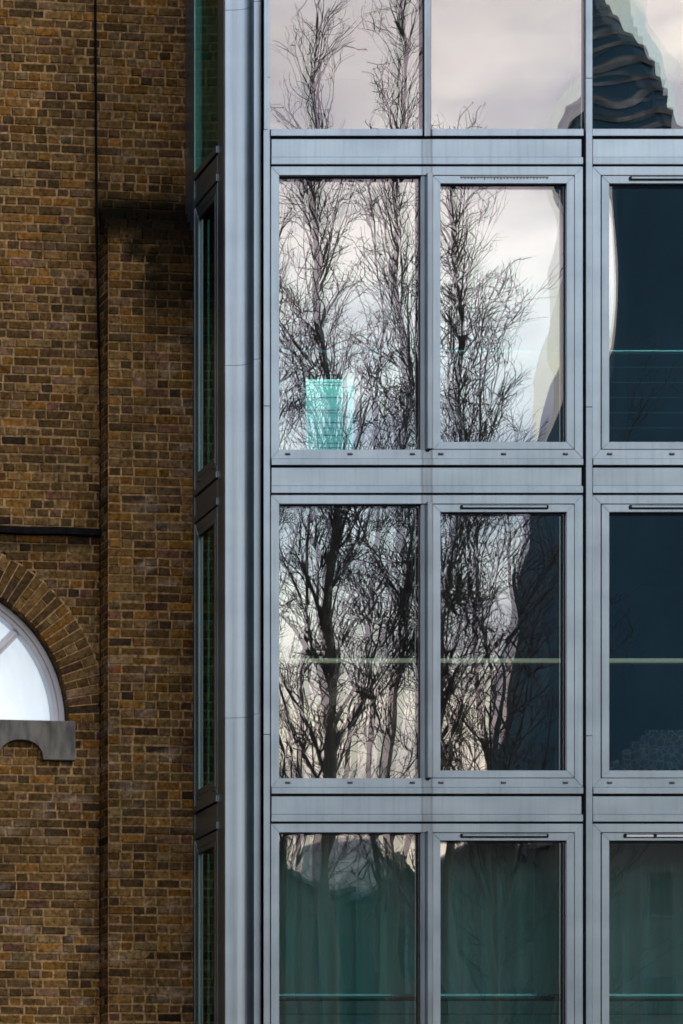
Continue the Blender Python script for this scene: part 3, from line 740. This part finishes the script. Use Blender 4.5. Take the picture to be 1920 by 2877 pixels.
def pillow(x0, x1, y0, y1, z0, z1):
    bm = bmesh.new(); bmesh.ops.create_cube(bm, size=1)
    bmesh.ops.scale(bm, vec=(x1-x0, y1-y0, z1-z0), verts=bm.verts); bmesh.ops.translate(bm, vec=((x0+x1)/2, (y0+y1)/2, (z0+z1)/2), verts=bm.verts)
    bmesh.ops.bevel(bm, geom=bm.edges[:], offset=min(x1-x0, y1-y0, z1-z0)*.35, segments=4, affect='EDGES')
    me = bpy.data.meshes.new('cushion'); bm.to_mesh(me); bm.free(); me.materials.append(PAT); me.polygons.foreach_set('use_smooth', [True]*len(me.polygons)); return me
for nm, dims in (('backrest', (-.95, 1.0, -.1, .12, .3, .78)), ('seat', (-.95, 1.0, .1, .85, .12, .42)), ('armrest', (-1.12, -.93, -.1, .85, .1, .6)), ('armrest', (1.0, 1.2, -.1, .85, .1, .6)), ('cushion', (-.75, -.2, -.02, .12, .62, .90)), ('cushion', (-.1, .5, -.02, .12, .62, .92)), ('cushion', (.55, 1.0, -.02, .12, .60, .88))):
    o = bpy.data.objects.new(nm, pillow(*dims)); COL.objects.link(o); o.parent = S

# ------------------------------------------------------------------ what the glass mirrors: trees, houses, towers across the street
def RX(px, D): return CX + (px-XP)/FPX*(DC+D)
def RZ(py, D): return EYE + (YH-py)/FPX*(DC+D)
BARK = noisy('dark_bark', (.035, .03, .024), (.07, .06, .045), 9, .9, stretch=(3, 3, .5), bump=.5, bscale=30)
TWIG = mat('twig_bark', (.03, .025, .024), .9)
def make_tree(px, D, pytop, seed, label, spread=1.0, fastig=1.0, nprim=64, base=.12, r0=.16, lean=0, dens=1.0, low=.42, leaders=1):
    rr = random.Random(seed); X0, Y0 = RX(px, D), -D; H = RZ(pytop, D)
    T_ = thing('bare_tree', label, 'tree', (X0, Y0, 0), 'bare poplar trees mirrored in the glass')
    tm, cm_ = MB(), MB()
    def walk(p, d, ln, nseg, wob, upb):
        pts = [p.copy()]; d = d.copy()
        for k in range(nseg):
            d = (d + Vector((rr.gauss(0, wob), rr.gauss(0, wob), rr.gauss(0, wob*.5)+upb))).normalized()
            p = p + d*(ln/nseg); pts.append(p.copy())
        return pts
    trunk = []; a1, a2, a3 = [rr.uniform(0, 6.28) for _ in range(3)]
    for k in range(35):
        z = H*k/34; trunk.append(Vector((lean*z+.16*math.sin(z*.42+a1)+.05*math.sin(z*1.3+a2)-.16*math.sin(a1)*(1-k/34), .12*math.sin(z*.5+a3), z)))
    rad = [r0*(1-.93*(k/34)**1.25) for k in range(35)]
    tm.tube(trunk, rad, 9)
    def at(pts, t):
        f = t*(len(pts)-1); i = min(int(f), len(pts)-2); return pts[i].lerp(pts[i+1], f-i), (pts[i+1]-pts[i]).normalized()
    def side(d, ang, az):
        a = d.cross(Vector((1, .3, 0))).normalized(); b = d.cross(a)
        return (d*math.cos(ang) + (a*math.cos(az)+b*math.sin(az))*math.sin(ang)).normalized()
    nl = leaders
    for i in range(nprim+nl):
        t = low+(1-low-.02)*((i+rr.random())/nprim)**.82 if i < nprim else rr.uniform(.26, .5)
        p, d = at(trunk, t); az = rr.uniform(0, 6.283)
        ang = R(rr.uniform(18, 40))*fastig
        ln = H*(.19*(1-t)**.6+.03)*rr.uniform(.55, 1.2)*spread
        if i >= nprim: ang = R(rr.uniform(6, 15)); ln = H*rr.uniform(.32, .5)
        r1 = r0*.45 if i >= nprim else max(.012, r0*(1-.85*t)*.33*rr.uniform(.6, 1.5)); ns = max(5, int(ln/.38))
        b1 = walk(p, side(d, ang, az), ln, ns, .10, .055)
        if b1[-1].z > H*1.02:
            pass
        cm_.tube(b1, [r1*(1-.86*k/ns)+.002 for k in range(ns+1)], 5, False)
        n2 = int(ln*(2.2 if i >= nprim else 3.5)*dens)
        for j in range(n2):
            t2 = rr.uniform(.4 if i >= nprim else .12, .98); p2, d2 = at(b1, t2); l2 = rr.uniform(.35, 1.0)*(ln*.34*(1-t2*.6))+.25
            ns2 = max(4, int(l2/.16)); b2 = walk(p2, side(d2, R(rr.uniform(18, 50)), rr.uniform(0, 6.283)), l2, ns2, .23, .08)
            r2_ = max(.0078, r1*(1-.8*t2)*.42)
            cm_.tube(b2, [r2_*(1-.6*k/ns2)+.0018 for k in range(ns2+1)], 4, False)
            n3 = int(l2*4.8*dens)
            for q in range(n3):
                t3 = rr.uniform(.15, 1); p3, d3 = at(b2, t3); l3 = rr.uniform(.12, .6)
                ns3 = max(3, int(l3/.09)); b3 = walk(p3, side(d3, R(rr.uniform(20, 65)), rr.uniform(0, 6.283)), l3, ns3, .30, .08)
                cm_.tube(b3, [.0060*(1-.4*k/ns3)+.0015 for k in range(ns3+1)], 3, False)
                if rr.random() < .35:
                    e = b3[-1 if rr.random() < .5 else len(b3)//2]
                    for _ in range(2):
                        v = Vector((rr.gauss(0, 1), rr.gauss(0, 1), rr.gauss(.5, 1))).normalized()*.05; cm_.tube([e, e+v], [.010, .004], 3, False)
    tm.build('trunk', BARK, T_, smooth=True, recalc=False); cm_.build('crown', TWIG, T_, recalc=False)
    return T_
make_tree(1000, 24, 20, 21, 'tall bare tree with the thickest dark trunk, mirrored in the middle of the left windows', spread=.75, nprim=100, r0=.18, fastig=.8, dens=.9, lean=-.024)
make_tree(1128, 26, -160, 22, 'tallest bare tree, its tip running out of the picture beside the first fin', spread=.62, nprim=100, r0=.13, fastig=.7, dens=.9)
make_tree(1300, 25, 330, 23, 'bare tree mirrored in the middle windows, arching twigs towards the pale sky', spread=.85, nprim=84, r0=.13, fastig=.85, dens=.95)
make_tree(790, 27, 560, 24, 'slim bare tree at the left edge of the mirrored row', spread=.8, nprim=64, r0=.12, fastig=.8, low=.3)
make_tree(1450, 29, 1330, 25, 'shorter spreading bare tree before the dark mirrored tower', spread=1.35, nprim=64, r0=.14, fastig=1.4, low=.22)
make_tree(1060, 34, 520, 26, 'thin bare tree behind the two tallest mirrored ones', spread=.7, nprim=34, r0=.10, fastig=.8, low=.3)

# terrace of dark houses
def house(pxa, pxb, D, pye, pyp, label, wallc, gable=True, dep=4):
    xa, xb = RX(pxa, D), RX(pxb, D); ze, zp = RZ(pye, D), RZ(pyp, D); xm = (xa+xb)/2
    h = thing('terrace_house', label, 'house', (xm, -D, 0), 'houses mirrored along the foot of the trees')
    def ap(mb, nm, m, par=h):
        o = mb.build(nm, m, par); 
        if par is h: o.matrix_parent_inverse = Matrix.Translation(h.location).inverted()
        return o
    wl = MB(); wl.box((xa, -D-dep, 0), (xb, -D, ze)); 
    if gable: wl.prism([(xa, ze+.002), (xb, ze+.002), (xm, zp)], -.3, 0, lambda u, w_, z: (u, -D+w_, z), .001)
    W_ = ap(wl, 'wall', wallc)
    rf = MB(); t = .18
    for a, b in (((xa-.2, ze-.08), (xm, zp+t)), ((xb+.2, ze-.08), (xm, zp+t))):
        rf.add([(a[0], -D+.2, a[1]), (b[0], -D+.2, b[1]), (b[0], -D-dep, b[1]), (a[0], -D-dep, a[1]),
                (a[0], -D+.2, a[1]-t), (b[0], -D+.2, b[1]-t), (b[0], -D-dep, b[1]-t), (a[0], -D-dep, a[1]-t)], [(0,1,2,3),(4,7,6,5),(0,4,5,1),(2,6,7,3),(0,3,7,4),(1,5,6,2)])
    r_ = ap(rf, 'roof', noisy('slate', (.03, .033, .04), (.05, .053, .06), 3, .6))
    c = MB(); c.box((xb-1.0, -D-dep*.5, ze-.5), (xb-.4, -D-dep*.5+.8, ze+ .35)); c.build('chimney', wallc, r_)
    nfl = max(2, int(ze/3.2)); nw = max(2, int((xb-xa)/2.4))
    for f in range(nfl):
        for q in range(nw):
            cxw = xa+(xb-xa)*(q+.5)/nw; zc = .9+f*ze/nfl
            fm = MB(); fm.ring(cxw-.5, cxw+.5, zc, zc+1.6, .07, .07, .09, .07, -.05, .03, lambda u, w_, z: (u, -D+w_, z), .004); wo = ap(fm, 'window', mat('sash_grey', (.05, .05, .05), .8))
            pm = MB(); pm.box((cxw-.44, -D+.005, zc+.05), (cxw+.44, -D+.02, zc+1.55)); p_ = pm.build('pane', mat('house_glass', (.032, .034, .033), .8, 0, .1), wo); p_.matrix_parent_inverse = Matrix.Identity(4)
HW1 = noisy('dark_house_brick', (.035, .026, .02), (.05, .04, .03), 2, .9); HW2 = noisy('grey_render', (.035, .037, .036), (.055, .057, .055), 1, .9)
house(640, 915, 60, 2500, 2425, 'dark brick house under the left end of the mirrored trees', HW1)
house(915, 1080, 62, 2524, 2516, 'low flat dark house between the two gabled ones', HW2)
house(1080, 1190, 60, 2500, 2424, 'narrow dark house with steep slate gable', HW1)
house(1190, 1560, 61, 2460, 2395, 'wide dark house mirrored behind the middle curtain window', HW2)
house(1560, 1950, 60, 2380, 2300, 'tall dark house mirrored in front of the tower', HW2)
house(330, 640, 60, 2480, 2410, 'dark brick house farthest left, mirrored in the side of the row', HW2)
house(1950, 2500, 60, 2350, 2280, 'dark brick house at the far right end of the mirrored row', HW2)
# pale distant block
def tower(name, label, D, rows_, m, dep, cat='tower', bands=True, zmin=0.0):
    """rows_: list of (py, pxl, pxr) outline stations; lofted with a chamfered plan"""
    t = thing(name, label, cat, (RX((rows_[0][1]+rows_[0][2])/2, D), -D, 0))
    mb = MB(); n = 8; st_ = []
    for (py, a, b) in rows_:
        x0, x1 = RX(a, D), RX(b, D); z = max(0.0, RZ(py, D)); c = (x1-x0)*.14; h = dep*(x1-x0)/(RX(rows_[0][2], D)-RX(rows_[0][1], D))
        tq = ((rows_[0][1]+rows_[0][2])/2-XP)/FPX; an = math.atan(tq); xc, yc = (x0+x1)/2, -D; hw = (x1-x0)/2*math.cos(an)
        ca, sa = math.cos(an), math.sin(an); c = hw*.25; h = min(h, hw*1.2)
        loc = [(-hw+c, h/2), (hw-c, h/2), (hw, h/2-c), (hw, -h/2+c), (hw-c, -h/2), (-hw+c, -h/2), (-hw, -h/2+c), (-hw, h/2-c)]
        ring_ = [(xc+a_*ca+b_*sa*-1, yc+a_*sa*1+b_*ca) for a_, b_ in loc]
        st_.append([(x-t.location.x, y-t.location.y, z) for x, y in ring_])
    vs = [v for r_ in st_ for v in r_]
    mb.add(vs, [(k*n+i, k*n+(i+1) % n, (k+1)*n+(i+1) % n, (k+1)*n+i) for k in range(len(st_)-1) for i in range(n)]+[tuple(range(n)), tuple((len(st_)-1)*n+i for i in range(n))])
    mb.build('facade', m, t)
    if bands:
        bm_ = MB(); z0, z1 = st_[0][0][2], st_[-1][0][2]; z = z0+4
        z = max(z, zmin)
        while z < z1-1:
            for k in range(len(st_)-1):
                if st_[k][0][2] <= z <= st_[k+1][0][2] and st_[k+1][0][2] > st_[k][0][2]:
                    f = (z-st_[k][0][2])/(st_[k+1][0][2]-st_[k][0][2]); rg = [Vector(a).lerp(Vector(b), f) for a, b in zip(st_[k], st_[k+1])]
                    cxx = sum(v.x for v in rg)/n; cyy = sum(v.y for v in rg)/n
                    o_ = [Vector((cxx+(v.x-cxx)*1.006+(.15 if v.x > cxx else -.15), cyy+(v.y-cyy)*1.006+(.15 if v.y > cyy else -.15), z)) for v in rg]
                    bm_.add([tuple(v) for v in o_]+[(v.x, v.y, z+.5) for v in o_], [(i, (i+1) % n, n+(i+1) % n, n+i) for i in range(n)]+[tuple(range(n)), tuple(range(n, 2*n))]); break
            z += 1.6 if zmin else 4.0
        bm_.build('floor_band', bands, t)
    return t
def tower_glass(name, c1, c2, rough, stretch, metal=.0, spec=.5):
    return noisy(name, c1, c2, .12, rough, metal, stretch=stretch, lo=.4, hi=.6, spec=spec)
tower('tapering_tower', 'pale greenish tapering skyscraper mirrored behind the dark one', 330,
      [(3660, 1540, 2250), (1400, 1530, 2200), (1000, 1506, 2150), (365, 1560, 2012), (0, 1600, 1905), (-1300, 1708, 1722)],
      noisy('pale_tower_glass', (.86, .90, .78), (.92, .96, .86), .03, .3, .9), 60, bands=None)
tower('dark_tower', 'dark navy glass tower with stepped floors mirrored at the right', 220,
      [(3660, 1370, 2500), (2200, 1400, 2350), (1450, 1490, 2180), (1240, 1518, 2200), (1000, 1560, 2150), (420, 1568, 2030), (330, 1590, 1990), (200, 1625, 1930), (0, 1640, 1850), (-500, 1668, 1722)],
      noisy('dark_tower_glass', (.005, .034, .062), (.012, .052, .085), .3, .45, 0, stretch=(1, 1, .3), spec=.15), 55, bands=noisy('dark_band', (.006, .012, .018), (.20, .20, .21), .35, .4, lo=.48, hi=.62), zmin=112)
tower('office_block', 'pale flat topped block mirrored between the trees low in the left window', 150,
      [(3660, 860, 1085), (2403, 866, 1082), (2398, 868, 1080)], noisy('pale_cladding', (.30, .33, .36), (.38, .4, .43), .2, .7), 20, 'building', bands=mat('slab_edge', (.42, .43, .45), .6))

# unseen brick block added at the left, which keeps the light off the left sides of the bay
wh = thing('unseen_light_blocker', 'unseen dark brick block added beyond the left edge to shade the bay side', 'building', (-15, -8, 0))
wb = MB(); wb.box((-8, -14, 0), (0, 16, 23)); wb.build('wall', HW1, wh)
wb = MB(); wb.box((-8.2, -14.2, 23), (.2, 16.2, 23.4)); wb.build('parapet', HW2, wh)
WG = mat('blocker_glass', (.02, .025, .03), .15)
for f in range(6):
    for q in range(8):
        yy = -12.2+q*3.6; zz = 1.2+f*3.6
        TW = lambda u, w_, z: (w_, u, z)
        fm = MB(); fm.ring(yy-.6, yy+.6, zz, zz+2.0, .07, .07, .1, .07, -.05, .03, TW, .004); wo = fm.build('window', HW2, wh)
        pm = MB(); pm.box((.005, yy-.54, zz+.05), (.015, yy+.54, zz+1.95)); pm.build('pane', WG, wo)

make_tree(880, 31, 700, 31, 'thin bare tree between the leftmost and the thickest mirrored trunks', spread=.9, nprim=26, r0=.08, fastig=.85, low=.3)
make_tree(1215, 32, 620, 32, 'thin bare tree mirrored behind the fin, right of the tallest', spread=.9, nprim=26, r0=.08, fastig=.85, low=.3)
make_tree(1385, 27, 820, 33, 'low bare tree with upward twigs beside the arching one, mirrored in the middle windows', spread=1.0, nprim=34, r0=.09, fastig=.9, low=.3)
